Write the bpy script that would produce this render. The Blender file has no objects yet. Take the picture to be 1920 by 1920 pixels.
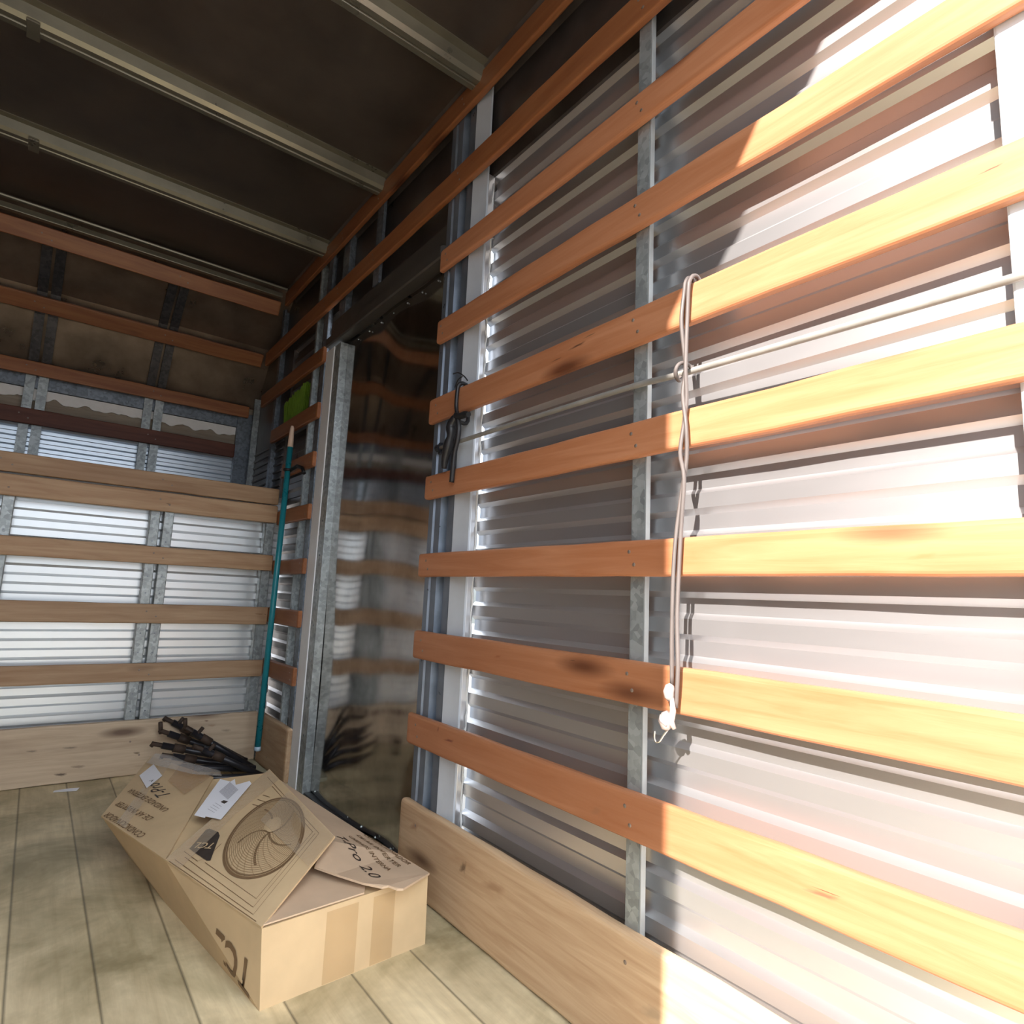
import bpy, bmesh, math, random
from mathutils import Vector, Matrix
random.seed(7)
S = bpy.context.scene
COL = S.collection
H = 0.884                                   # camera height above the load floor

# ------------------------------------------------------------------ camera
cam = bpy.data.objects.new('camera', bpy.data.cameras.new('camera'))
COL.objects.link(cam)
cam.data.sensor_width = 36.0
cam.data.lens = 36.0 * 1148.9 / 1920.0
cam.data.clip_start = 0.01
R = Vector((0.7898, -0.6118, 0.0439)); D = Vector((0.1201, 0.0840, -0.9892)); F = Vector((0.6015, 0.7865, 0.1398))
mw = Matrix.Identity(4)
for i in range(3):
    mw[i][0] = R[i]; mw[i][1] = -D[i]; mw[i][2] = -F[i]
mw[2][3] = H
cam.matrix_world = mw
S.camera = cam

# ------------------------------------------------------------------ world, sun, exposure
W = bpy.data.worlds.new('sky'); S.world = W; W.use_nodes = True
wn = W.node_tree.nodes; wl = W.node_tree.links
bg = wn['Background']
tc = wn.new('ShaderNodeTexCoord'); sp = wn.new('ShaderNodeSeparateXYZ'); cr = wn.new('ShaderNodeValToRGB')
wl.new(tc.outputs['Generated'], sp.inputs[0]); wl.new(sp.outputs['Z'], cr.inputs[0]); wl.new(cr.outputs[0], bg.inputs[0])
SKY = [(0.0, (0.10, 0.11, 0.11)), (0.12, (0.24, 0.27, 0.31)), (0.34, (0.66, 0.71, 0.78)), (0.55, (0.92, 0.97, 1.0)), (1.0, (0.80, 0.90, 1.0))]
while len(cr.color_ramp.elements) < len(SKY): cr.color_ramp.elements.new(0.5)
for el, (p, c) in zip(cr.color_ramp.elements, SKY): el.position = p; el.color = (c[0], c[1], c[2], 1)
bg.inputs[1].default_value = 6.2

sun = bpy.data.objects.new('sun', bpy.data.lights.new('sun', 'SUN'))
COL.objects.link(sun)
sun.data.energy = 18.5; sun.data.angle = math.radians(0.55); sun.data.color = (1.0, 0.90, 0.82)
sun.rotation_euler = Vector((1.0, 0.40, -0.654)).to_track_quat('-Z', 'Y').to_euler()
sun.location = (-4, -2, 5)

S.view_settings.view_transform = 'Standard'; S.view_settings.look = 'None'
S.view_settings.gamma = 1.0; S.view_settings.use_curve_mapping = False
S.view_settings.exposure = 0.0

# ------------------------------------------------------------------ materials
def new_mat(name):
    m = bpy.data.materials.new(name); m.use_nodes = True
    nt = m.node_tree
    return m, nt, nt.nodes['Principled BSDF']

def rgba(c): return (c[0], c[1], c[2], 1)

def coords(nt, scale, rnd=True):
    tc = nt.nodes.new('ShaderNodeTexCoord'); mp = nt.nodes.new('ShaderNodeMapping')
    mp.inputs['Scale'].default_value = scale
    if rnd:
        oi = nt.nodes.new('ShaderNodeObjectInfo'); ml = nt.nodes.new('ShaderNodeMath'); ml.operation = 'MULTIPLY'; ml.inputs[1].default_value = 37.0
        nt.links.new(oi.outputs['Random'], ml.inputs[0])
        ad = nt.nodes.new('ShaderNodeVectorMath'); ad.operation = 'ADD'
        cb = nt.nodes.new('ShaderNodeCombineXYZ')
        for k in range(3): nt.links.new(ml.outputs[0], cb.inputs[k])
        nt.links.new(tc.outputs['Object'], ad.inputs[0]); nt.links.new(cb.outputs[0], ad.inputs[1])
        nt.links.new(ad.outputs[0], mp.inputs['Vector'])
    else:
        nt.links.new(tc.outputs['Object'], mp.inputs['Vector'])
    return mp.outputs[0]

def noise(nt, vec, scale, detail=4, rough=0.55, dist=0.0):
    n = nt.nodes.new('ShaderNodeTexNoise'); n.inputs['Scale'].default_value = scale
    n.inputs['Detail'].default_value = detail; n.inputs['Roughness'].default_value = rough
    n.inputs['Distortion'].default_value = dist
    nt.links.new(vec, n.inputs['Vector']); return n.outputs['Fac']

def ramp(nt, fac, stops):
    r = nt.nodes.new('ShaderNodeValToRGB'); e = r.color_ramp.elements
    while len(e) < len(stops): e.new(0.5)
    for el, (p, c) in zip(e, stops):
        el.position = p; el.color = rgba(c) if not isinstance(c, (int, float)) else (c, c, c, 1)
    nt.links.new(fac, r.inputs[0]); return r.outputs[0]

def mix(nt, fac, a, b, mode='MIX'):
    m = nt.nodes.new('ShaderNodeMix'); m.data_type = 'RGBA'; m.blend_type = mode
    for sock, v in ((m.inputs[0], fac), (m.inputs[6], a), (m.inputs[7], b)):
        if isinstance(v, (int, float)): sock.default_value = v
        elif isinstance(v, tuple): sock.default_value = rgba(v)
        else: nt.links.new(v, sock)
    return m.outputs[2]

def bump(nt, bs, h, strength=0.2, dist=0.01):
    b = nt.nodes.new('ShaderNodeBump'); b.inputs['Strength'].default_value = strength; b.inputs['Distance'].default_value = dist
    nt.links.new(h, b.inputs['Height']); nt.links.new(b.outputs[0], bs.inputs['Normal'])

def wood(name, light, dark, axis='y', rough=0.5, blotch=(0.25, 0.12, 0.06), blotch_amt=0.5):
    m, nt, bs = new_mat(name)
    sc = {'x': (0.9, 14, 14), 'y': (14, 0.9, 14), 'z': (14, 14, 0.9)}[axis]
    v = coords(nt, sc); v2 = coords(nt, {'x': (1.2, 5, 5), 'y': (5, 1.2, 5), 'z': (5, 5, 1.2)}[axis])
    g = noise(nt, v, 3.0, 6, 0.62, 0.6)
    c = ramp(nt, g, [(0.32, dark), (0.66, light)])
    b = noise(nt, v2, 1.6, 3, 0.5, 0.3)
    bm_ = ramp(nt, b, [(0.52, 0.0), (0.80, 1.0)])
    mu = nt.nodes.new('ShaderNodeMath'); mu.operation = 'MULTIPLY'; mu.inputs[1].default_value = blotch_amt
    nt.links.new(bm_, mu.inputs[0])
    c = mix(nt, mu.outputs[0], c, blotch)
    # knots
    vo = nt.nodes.new('ShaderNodeTexVoronoi'); vo.inputs['Scale'].default_value = 1.0
    nt.links.new(coords(nt, {'x': (1.6, 6, 6), 'y': (6, 1.6, 6), 'z': (6, 6, 1.6)}[axis]), vo.inputs['Vector'])
    k = ramp(nt, vo.outputs['Distance'], [(0.05, 1.0), (0.17, 0.0)])
    c = mix(nt, k, c, (dark[0] * .35, dark[1] * .3, dark[2] * .3))
    oi = nt.nodes.new('ShaderNodeObjectInfo')
    hs = nt.nodes.new('ShaderNodeHueSaturation')
    mr = nt.nodes.new('ShaderNodeMapRange'); mr.inputs['To Min'].default_value = 0.85; mr.inputs['To Max'].default_value = 1.12
    nt.links.new(oi.outputs['Random'], mr.inputs['Value']); nt.links.new(mr.outputs[0], hs.inputs['Value']); nt.links.new(c, hs.inputs['Color'])
    nt.links.new(hs.outputs[0], bs.inputs['Base Color'])
    bs.inputs['Roughness'].default_value = rough
    bump(nt, bs, g, 0.15, 0.004)
    return m

def spotted(base, name, axis, spots):
    """copy of a wood material with stains of their own shape; spots = (along, z, half length, half height, colour, strength) in the slat's own space"""
    m = base.copy(); m.name = name; nt = m.node_tree; bs = nt.nodes['Principled BSDF']
    src = bs.inputs['Base Color'].links[0].from_socket
    tc = nt.nodes.new('ShaderNodeTexCoord'); c = src
    for a, z, la, lz, colr, st in spots:
        mp = nt.nodes.new('ShaderNodeMapping'); mp.vector_type = 'POINT'
        sc = (1 / la, 0, 1 / lz) if axis == 'x' else (0, 1 / la, 1 / lz)
        mp.inputs['Scale'].default_value = sc
        mp.inputs['Location'].default_value = (-a / la if axis == 'x' else 0, -a / la if axis == 'y' else 0, -z / lz)
        nt.links.new(tc.outputs['Object'], mp.inputs['Vector'])
        no = nt.nodes.new('ShaderNodeTexNoise'); no.inputs['Scale'].default_value = 1.6; no.inputs['Detail'].default_value = 4
        nt.links.new(mp.outputs[0], no.inputs['Vector'])
        ln = nt.nodes.new('ShaderNodeVectorMath'); ln.operation = 'LENGTH'; nt.links.new(mp.outputs[0], ln.inputs[0])
        ad = nt.nodes.new('ShaderNodeMath'); ad.operation = 'MULTIPLY_ADD'; ad.inputs[1].default_value = 1.3; nt.links.new(no.outputs['Fac'], ad.inputs[0]); nt.links.new(ln.outputs['Value'], ad.inputs[2])
        k = ramp(nt, ad.outputs[0], [(0.72, st), (1.0, 0.0)])
        mr = nt.nodes[-1] if False else None
        c = mix(nt, k, c, colr)
    nt.links.new(c, bs.inputs['Base Color'])
    return m

def metal(name, col, metallic=0.7, rough=0.3, var=0.15, vscale=(3, 3, 3), rscale=6.0, bstr=0.0, bscale=8.0, bdist=0.01, rvar=1.0):
    m, nt, bs = new_mat(name)
    v = coords(nt, vscale)
    n = noise(nt, v, rscale, 5, 0.6)
    lo = tuple(x * (1 - var) for x in col); hi = tuple(min(1, x * (1 + var)) for x in col)
    nt.links.new(ramp(nt, n, [(0.3, lo), (0.7, hi)]), bs.inputs['Base Color'])
    nt.links.new(ramp(nt, n, [(0.3, rough * (1 - .25 * rvar)), (0.75, min(1, rough * (1 + .35 * rvar)))]), bs.inputs['Roughness'])
    bs.inputs['Metallic'].default_value = metallic
    if bstr: bump(nt, bs, noise(nt, v, bscale, 2, 0.4), bstr, bdist)
    return m

def galvanised(name, col=(0.42, 0.46, 0.48)):
    m, nt, bs = new_mat(name)
    v = coords(nt, (1, 1, 1))
    vo = nt.nodes.new('ShaderNodeTexVoronoi'); vo.inputs['Scale'].default_value = 70; nt.links.new(v, vo.inputs['Vector'])
    n = noise(nt, v, 12, 4, 0.6)
    a = ramp(nt, vo.outputs['Color'], [(0.2, tuple(x * .8 for x in col)), (0.8, tuple(x * 1.2 for x in col))])
    d = ramp(nt, n, [(0.35, 0.75), (0.6, 1.0)])
    nt.links.new(mix(nt, 1.0, a, d, 'MULTIPLY'), bs.inputs['Base Color'])
    bs.inputs['Metallic'].default_value = 0.55; bs.inputs['Roughness'].default_value = 0.42
    return m

def plain(name, col, rough=0.6, metallic=0.0, var=0.08, scale=20):
    return metal(name, col, metallic, rough, var, (1, 1, 1), scale)

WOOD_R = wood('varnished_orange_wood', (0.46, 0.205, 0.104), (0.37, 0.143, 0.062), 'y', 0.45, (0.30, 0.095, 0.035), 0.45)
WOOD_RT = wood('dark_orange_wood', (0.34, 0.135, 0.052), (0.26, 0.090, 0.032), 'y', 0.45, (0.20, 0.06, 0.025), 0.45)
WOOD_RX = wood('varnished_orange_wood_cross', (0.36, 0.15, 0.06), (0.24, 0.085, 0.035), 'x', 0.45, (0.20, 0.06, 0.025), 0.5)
WOOD_F = wood('tan_slat_wood', (0.52, 0.35, 0.21), (0.38, 0.225, 0.12), 'x', 0.55, (0.30, 0.15, 0.07), 0.5)
WOOD_DK = wood('dark_red_slat_wood', (0.22, 0.075, 0.045), (0.13, 0.04, 0.025), 'x', 0.55, (0.10, 0.03, 0.02), 0.5)
WOOD_KR = wood('worn_board_wood', (0.54, 0.38, 0.235), (0.40, 0.255, 0.145), 'y', 0.6, (0.38, 0.22, 0.12), 0.6)
WOOD_KF = wood('worn_board_wood_cross', (0.62, 0.49, 0.35), (0.48, 0.36, 0.245), 'x', 0.65, (0.30, 0.21, 0.14), 0.7)
WOOD_REFL = wood('wood_reflection_brown', (0.42, 0.36, 0.28), (0.28, 0.23, 0.18), 'x', 0.6)
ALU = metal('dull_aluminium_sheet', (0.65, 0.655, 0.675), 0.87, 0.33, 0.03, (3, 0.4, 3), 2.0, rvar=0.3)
ALU_F = metal('pale_aluminium_sheet', (0.78, 0.81, 0.83), 0.70, 0.30, 0.03, (1, 6, 6), 1.0, rvar=0.0)
ALU_P = metal('peak_aluminium_sheet', (0.76, 0.84, 0.92), 0.45, 0.26, 0.02, rvar=0.0)
ROOF = metal('roof_sheet', (0.17, 0.145, 0.125), 0.8, 0.40, 0.2, (1, 1, 1), 3.0, 0.25, 2.0, 0.02)
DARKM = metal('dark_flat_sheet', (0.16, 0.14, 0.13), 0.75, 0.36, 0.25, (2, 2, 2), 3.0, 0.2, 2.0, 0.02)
BEAM = metal('beam_steel', (0.22, 0.21, 0.165), 0.6, 0.34, 0.12, (1, 1, 1), 8.0)
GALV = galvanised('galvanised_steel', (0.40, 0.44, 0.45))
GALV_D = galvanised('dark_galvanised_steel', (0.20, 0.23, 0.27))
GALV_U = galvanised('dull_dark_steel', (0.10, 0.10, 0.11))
WHITE = metal('white_painted_metal', (0.50, 0.54, 0.59), 0.15, 0.38, 0.06, (1, 1, 1), 10.0)
WHITE_B = metal('bright_white_frame', (0.80, 0.83, 0.86), 0.05, 0.45, 0.04)
DOORM = metal('polished_door_sheet', (0.44, 0.42, 0.40), 1.0, 0.10, 0.22, (3, 3, 3), 2.5)
BLACK = plain('black_rubber', (0.012, 0.012, 0.014), 0.45, 0.0, 0.2)
BLACKM = metal('black_painted_steel', (0.022, 0.022, 0.028), 0.3, 0.38, 0.3)
RUST = plain('rusty_steel', (0.055, 0.035, 0.025), 0.7, 0.2, 0.4)
SCREW = metal('screw_steel', (0.30, 0.24, 0.20), 0.6, 0.45)
SEAL = plain('pale_sealant', (0.72, 0.74, 0.74), 0.5)
TEAL = plain('teal_plastic', (0.015, 0.22, 0.27), 0.32)
CREAM = plain('cream_plastic', (0.66, 0.50, 0.40), 0.5)
LIME = plain('lime_bristle', (0.11, 0.20, 0.015), 0.5, 0.0, 0.25)
LIMED = plain('green_plastic', (0.10, 0.20, 0.02), 0.4)
CORD = plain('grey_cord', (0.10, 0.085, 0.08), 0.6)
PLW = plain('white_plastic', (0.34, 0.28, 0.26), 0.4)
ROD = metal('pale_grey_rod', (0.28, 0.27, 0.25), 0.2, 0.4)
PAPER = plain('white_paper', (0.78, 0.80, 0.86), 0.6, 0.0, 0.02)
INK = plain('black_ink', (0.035, 0.025, 0.02), 0.6)
INKB = plain('brown_ink', (0.16, 0.095, 0.045), 0.7)
INKF = plain('faded_brown_ink', (0.30, 0.20, 0.105), 0.7)
GREYINK = plain('grey_ink', (0.34, 0.34, 0.38), 0.6)
CONC = plain('yard_concrete', (0.13, 0.12, 0.11), 0.9, 0.0, 0.1, 2)

def cardboard(name, col):
    m, nt, bs = new_mat(name)
    v = coords(nt, (1, 1, 1), False)
    n = noise(nt, v, 5, 4, 0.6); n2 = noise(nt, v, 90, 2)
    a = ramp(nt, n, [(0.3, tuple(x * .86 for x in col)), (0.7, tuple(min(1, x * 1.08) for x in col))])
    nt.links.new(a, bs.inputs['Base Color']); bs.inputs['Roughness'].default_value = 0.62
    bump(nt, bs, n2, 0.08, 0.002)
    return m
CARD = cardboard('kraft_cardboard', (0.58, 0.43, 0.255))
CARD_L = cardboard('pale_cut_cardboard', (0.74, 0.56, 0.38))
CARD_P = cardboard('pinkish_cardboard', (0.58, 0.43, 0.30))

def tape_mat(name, alpha, col, rough=0.12):
    m, nt, bs = new_mat(name)
    v = coords(nt, (1, 1, 1), False)
    bs.inputs['Base Color'].default_value = rgba(col)
    bs.inputs['Roughness'].default_value = rough
    bs.inputs['Alpha'].default_value = alpha
    bump(nt, bs, noise(nt, v, 45, 4, 0.6), 0.5, 0.01)
    return m
TAPE = tape_mat('clear_packing_tape', 0.30, (0.62, 0.50, 0.36))
TAPE_O = tape_mat('amber_packing_tape', 0.45, (0.50, 0.27, 0.08))
FILM = tape_mat('clear_film', 0.42, (0.60, 0.55, 0.50))

def floor_mat():
    m, nt, bs = new_mat('worn_floor_planks')
    tcn = nt.nodes.new('ShaderNodeTexCoord'); sx = nt.nodes.new('ShaderNodeSeparateXYZ')
    nt.links.new(tcn.outputs['Object'], sx.inputs[0])
    a = nt.nodes.new('ShaderNodeMath'); a.operation = 'MULTIPLY_ADD'; a.inputs[1].default_value = 1 / 0.160; a.inputs[2].default_value = 10.66 
    nt.links.new(sx.outputs['X'], a.inputs[0])
    fr = nt.nodes.new('ShaderNodeMath'); fr.operation = 'FRACT'; nt.links.new(a.outputs[0], fr.inputs[0])
    fl = nt.nodes.new('ShaderNodeMath'); fl.operation = 'FLOOR'; nt.links.new(a.outputs[0], fl.inputs[0])
    wn_ = nt.nodes.new('ShaderNodeTexWhiteNoise'); wn_.noise_dimensions = '1D'; nt.links.new(fl.outputs[0], wn_.inputs['W'])
    cb = nt.nodes.new('ShaderNodeCombineXYZ'); nt.links.new(wn_.outputs['Value'], cb.inputs[1])
    sc = nt.nodes.new('ShaderNodeVectorMath'); sc.operation = 'MULTIPLY_ADD'
    sc.inputs[1].default_value = (14, 1.2, 1)
    nt.links.new(tcn.outputs['Object'], sc.inputs[0])
    s2 = nt.nodes.new('ShaderNodeVectorMath'); s2.operation = 'SCALE'; s2.inputs['Scale'].default_value = 30; nt.links.new(cb.outputs[0], s2.inputs[0])
    nt.links.new(s2.outputs[0], sc.inputs[2])
    g = noise(nt, sc.outputs[0], 2.5, 6, 0.65, 0.4)
    c = ramp(nt, g, [(0.3, (0.58, 0.48, 0.30)), (0.7, (0.80, 0.69, 0.46))])
    dirt = noise(nt, tcn.outputs['Object'], 3.2, 5, 0.62, 0.5)
    dm = ramp(nt, dirt, [(0.40, 0.0), (0.66, 0.9)])
    c = mix(nt, dm, c, (0.27, 0.225, 0.12))
    pl = ramp(nt, wn_.outputs['Value'], [(0.0, 0.82), (1.0, 1.08)])
    c = mix(nt, 1.0, c, pl, 'MULTIPLY')
    seam = ramp(nt, fr.outputs[0], [(0.0, 0.35), (0.03, 1.0)])
    seam2 = ramp(nt, fr.outputs[0], [(0.975, 1.0), (1.0, 0.35)])
    c = mix(nt, 1.0, mix(nt, 1.0, c, seam, 'MULTIPLY'), seam2, 'MULTIPLY')
    nt.links.new(c, bs.inputs['Base Color']); bs.inputs['Roughness'].default_value = 0.5
    hh = mix(nt, 1.0, seam, seam2, 'MULTIPLY')
    bump(nt, bs, hh, 0.4, 0.004)
    return m
FLOOR = floor_mat()

# ------------------------------------------------------------------ object helpers (photo-frame z is measured from the lens, H lifts it)
def finish(o, m, parent, root_loc=None):
    if m is not None:
        o.data.materials.clear()
        for mm in (m if isinstance(m, (list, tuple)) else [m]): o.data.materials.append(mm)
    if parent is not None:
        o.parent = parent
    return o

def obj(name, bm, m, parent=None, smooth=False, origin=None):
    """bm in world coordinates (z up from the load floor); origin defaults to centre of the base"""
    bm.normal_update()
    vs = [v.co for v in bm.verts]
    if origin is None:
        origin = Vector(((min(v.x for v in vs) + max(v.x for v in vs)) / 2, (min(v.y for v in vs) + max(v.y for v in vs)) / 2, min(v.z for v in vs)))
    origin = Vector(origin)
    for v in bm.verts: v.co -= origin
    me = bpy.data.meshes.new(name); bm.to_mesh(me); bm.free()
    if smooth:
        for p in me.polygons: p.use_smooth = len(p.vertices) <= 4
    o = bpy.data.objects.new(name, me); COL.objects.link(o)
    base = Vector((0, 0, 0))
    if parent is not None:
        p = parent
        while p is not None: base += p.location; p = p.parent
    o.location = origin - base
    return finish(o, m, parent)

def tag(o, label, cat, group=None):
    o['label'] = label; o['category'] = cat
    if group: o['group'] = group
    return o

def struct(o): o['kind'] = 'structure'; return o

def empty(name, loc):
    o = bpy.data.objects.new(name, None); COL.objects.link(o); o.location = loc
    o.empty_display_size = 0.05; return o

def box(bm, x0, x1, y0, y1, z0, z1, bev=0.0, seg=2, lift=True):
    dz = H if lift else 0
    r = bmesh.ops.create_cube(bm, size=1)['verts']
    for v in r:
        v.co = Vector((x0 + (v.co.x + .5) * (x1 - x0), y0 + (v.co.y + .5) * (y1 - y0), z0 + dz + (v.co.z + .5) * (z1 - z0)))
    if bev:
        es = list({e for v in r for e in v.link_edges})
        bmesh.ops.bevel(bm, geom=es, offset=bev, segments=seg, profile=0.5, affect='EDGES')
    return bm

def B(*a, **k): return box(bmesh.new(), *a, **k)

def prism(bm, prof, a0, a1, axis, lift=True):
    """closed 2D profile extruded along axis. axis 'y': prof (x,z); 'x': prof (y,z); 'z': prof (x,y)"""
    dz = H if lift else 0
    def P(p, a):
        if axis == 'y': return Vector((p[0], a, p[1] + dz))
        if axis == 'x': return Vector((a, p[0], p[1] + dz))
        return Vector((p[0], p[1], a + dz))
    A = [bm.verts.new(P(p, a0)) for p in prof]; Bv = [bm.verts.new(P(p, a1)) for p in prof]
    n = len(prof)
    bm.faces.new(A); bm.faces.new(list(reversed(Bv)))
    for i in range(n): bm.faces.new((A[i], Bv[i], Bv[(i + 1) % n], A[(i + 1) % n]))
    bmesh.ops.recalc_face_normals(bm, faces=bm.faces)
    return bm

def tube(bm, pts, r, n=8, lift=True, caps=True):
    dz = H if lift else 0
    P = [Vector(p) + Vector((0, 0, dz)) for p in pts]
    rr = r if isinstance(r, (list, tuple)) else [r] * len(P)
    rings = []; up = None
    for i, p in enumerate(P):
        t = (P[min(i + 1, len(P) - 1)] - P[max(i - 1, 0)])
        t = t.normalized() if t.length > 1e-9 else Vector((0, 0, 1))
        if up is None: up = t.orthogonal().normalized()
        up = (up - t * up.dot(t)); up = up.normalized() if up.length > 1e-6 else t.orthogonal().normalized()
        s = t.cross(up)
        rings.append([bm.verts.new(p + (up * math.cos(2 * math.pi * k / n) + s * math.sin(2 * math.pi * k / n)) * rr[i]) for k in range(n)])
    for a, b in zip(rings, rings[1:]):
        for k in range(n): bm.faces.new((a[k], a[(k + 1) % n], b[(k + 1) % n], b[k]))
    if caps:
        bm.faces.new(list(reversed(rings[0]))); bm.faces.new(rings[-1])
    return bm

def smooth_path(pts, sub=5):
    P = [Vector(p) for p in pts]; out = []
    for i in range(len(P) - 1):
        p0, p1, p2, p3 = P[max(i - 1, 0)], P[i], P[i + 1], P[min(i + 2, len(P) - 1)]
        for k in range(sub):
            t = k / sub
            out.append(0.5 * ((2 * p1) + (p2 - p0) * t + (2 * p0 - 5 * p1 + 4 * p2 - p3) * t * t + (3 * p1 - p0 - 3 * p2 + p3) * t ** 3))
    out.append(P[-1]); return out

# ------------------------------------------------------------------ the box body of the lorry
LX = -0.87            # left slat plane
ZF, ZC = -0.884, 1.80 # floor and roof, from the lens
YR = 0.05             # rear edge of the walls
FY = 3.42             # front slat plane (lower)

bm = B(-40, 40, -40, 40, ZF - 1.35, ZF - 1.15); struct(obj('ground_outside', bm, CONC))

bm = B(LX - 0.12, 1.14, -0.30, 3.60, ZF - 0.06, ZF); struct(obj('floor', bm, FLOOR, origin=(0, 0, 0)))

def rib_profile(z0, z1, xf, back, pitch=0.085, depth=0.013, phase=0.0, kind='trap'):
    """front face points of a ribbed sheet, listed by height; xf is the crest plane, valleys go away from the room"""
    pts = []; z = z0
    if kind == 'trap':
        seq = [(0.0, 0), (0.36, 0), (0.50, 1), (0.86, 1)]
        k0 = int(math.floor((z0 - phase) / pitch)) - 1
        k = k0
        while phase + k * pitch < z1 + pitch:
            for f, d in seq:
                zz = phase + (k + f) * pitch
                if z0 < zz < z1: pts.append((xf + d * depth, zz))
            k += 1
    else:
        n = int((z1 - z0) / pitch * 10)
        for i in range(1, n):
            zz = z0 + (z1 - z0) * i / n
            pts.append((xf + depth * (0.5 - 0.5 * math.cos(2 * math.pi * (zz - phase) / pitch)), zz))
    pts = [(xf + (depth if False else 0), z0)] + pts + [(xf, z1)]
    return pts + [(back, z1), (back, z0)]

# right wall: rear ribbed bay, flat top band, above the side door, forward bay
bm = bmesh.new()
prism(bm, rib_profile(ZF, 1.415, 1.072, 1.115, 0.0865, 0.014, 0.03), YR, 1.585, 'y')
wr = struct(obj('wall_right', bm, ALU))
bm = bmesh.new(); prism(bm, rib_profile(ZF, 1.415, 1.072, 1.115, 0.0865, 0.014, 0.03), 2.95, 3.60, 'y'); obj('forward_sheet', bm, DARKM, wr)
bm = B(1.046, 1.0715, 1.577, 1.592, ZF, 1.415, 0.002); obj('edge_return', bm, ALU, wr)
bm = bmesh.new()
box(bm, 1.062, 1.115, YR, 3.42, 1.415, ZC)
box(bm, 1.062, 1.115, 1.585, 2.79, 1.20, 1.415)
# forward peak side: ribbed below, plain above
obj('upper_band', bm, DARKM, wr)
PK = [(3.60, 0.50), (4.33, 0.50), (4.33, 1.20), (4.15, 1.44), (4.06, 1.545), (3.81, 1.70), (3.68, 1.80), (3.42, 1.80), (3.42, 1.415), (3.60, 1.415)]
bm = bmesh.new(); prism(bm, PK, 1.062, 1.115, 'x'); obj('peak_side', bm, DARKM, wr)
bm = bmesh.new()
for k in range(8):
    z = 0.55 + k * 0.045
    tube(bm, [(1.062, 3.62, z), (1.062, 4.31, z)], 0.009, 8)
obj('peak_rib', bm, DARKM, wr)

# left wall (mirror), seen only in the reflections
bm = bmesh.new()
prof = [(LX - (x - 1.0), z) for x, z in rib_profile(ZF, ZC, 1.072, 1.115, 0.0865, 0.014, 0.03)]
prism(bm, prof, YR, 3.60, 'y')
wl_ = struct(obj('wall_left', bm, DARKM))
bm = bmesh.new(); prism(bm, [(3.60, 0.50), (4.33, 0.50), (4.33, 1.20), (4.15, 1.44), (4.06, 1.545), (3.81, 1.70), (3.68, 1.80), (3.60, 1.80)], LX - 0.115, LX - 0.062, 'x'); obj('peak_side', bm, DARKM, wl_)

# front wall
bm = bmesh.new()
prism(bm, rib_profile(ZF, 0.50, 3.475, 3.52, 0.082, 0.016, 0.02), LX - 0.06, 1.06, 'x')
wf = struct(obj('wall_front', bm, ALU_F))
bm = B(LX - 0.06, 1.06, 3.50, 4.33, 0.47, 0.50); obj('peak_floor', bm, DARKM, wf)
bm = bmesh.new(); prism(bm, rib_profile(0.50, 0.915, 4.318, 4.375, 0.052, 0.015, 0.0), LX - 0.06, 1.0615, 'x'); obj('peak_sheet', bm, ALU_P, wf)
bm = B(LX - 0.06, 1.0615, 4.325, 4.36, 0.915, 1.20); obj('painted_wood_reflection', bm, WOOD_REFL, wf)  # brown grain stands in for a wood-like reflection in the shiny panel
# sloping upper panel
up = [(4.325, 1.20), (4.15, 1.44), (4.06, 1.545), (3.81, 1.70), (3.68, 1.80)]
bm = bmesh.new(); prism(bm, up + [(y + 0.03, z + 0.02) for y, z in reversed(up)], LX - 0.08, 1.075, 'x'); obj('peak_panel', bm, metal('tan_reflecting_sheet', (0.34, 0.27, 0.21), 0.75, 0.33, 0.25, (2, 2, 2), 3.0, 0.2, 2.0, 0.02), wf)

# wavy white strip painted in for bright light on the panel, and the folded flashing at the peak's front
bm = bmesh.new()
N = 150
top = []; bot = []
rnd = random.Random(3)
ph = rnd.random()
for i in range(N + 1):
    x = LX + (0.985 - LX) * i / N
    sc = abs(math.sin(x * 19 + 0.7)) ** 0.6 * 0.020 + 0.005 * math.sin(x * 47) + 0.004 * math.sin(x * 91 + 1)
    top.append((x, 1.052)); bot.append((x, 1.010 - sc))
prof = top + bot[::-1]
A = [bm.verts.new((x, 4.312, z + H)) for x, z in prof]; Bv = [bm.verts.new((x, 4.324, z + H)) for x, z in prof]
n = len(prof)
for i in range(N):
    j = n - 1 - i
    bm.faces.new((A[i], A[i + 1], A[j - 1], A[j])); bm.faces.new((Bv[j], Bv[j - 1], Bv[i + 1], Bv[i]))
for i in range(n): bm.faces.new((A[i], Bv[i], Bv[(i + 1) % n], A[(i + 1) % n]))
bmesh.ops.recalc_face_normals(bm, faces=bm.faces)
obj('painted_light_strip', bm, plain('painted_light_white', (0.98, 0.98, 0.97), 0.35), wf)
bm = B(LX - 0.06, 0.99, 4.30, 4.325, 1.055, 1.20, 0.002); obj('flashing', bm, GALV_D, wf)
bm = B(LX - 0.06, 0.99, 4.318, 4.326, 0.925, 0.937); obj('batten', bm, plain('pale_batten', (0.75, 0.62, 0.52), 0.5), wf)

# ceiling
bm = B(LX - 0.12, 1.115, YR, 3.70, ZC, ZC + 0.04); ce = struct(obj('ceiling', bm, ROOF))
# rear frame of the box: posts and sill
bm = B(1.022, 1.115, YR - 0.12, 0.218, ZF, ZC + 0.04, 0.004); struct(obj('trim_1', bm, WHITE_B))
bm = B(LX - 0.12, LX, 0.036, YR, ZF, ZC + 0.04, 0.004); struct(obj('trim_2', bm, WHITE_B))
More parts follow.
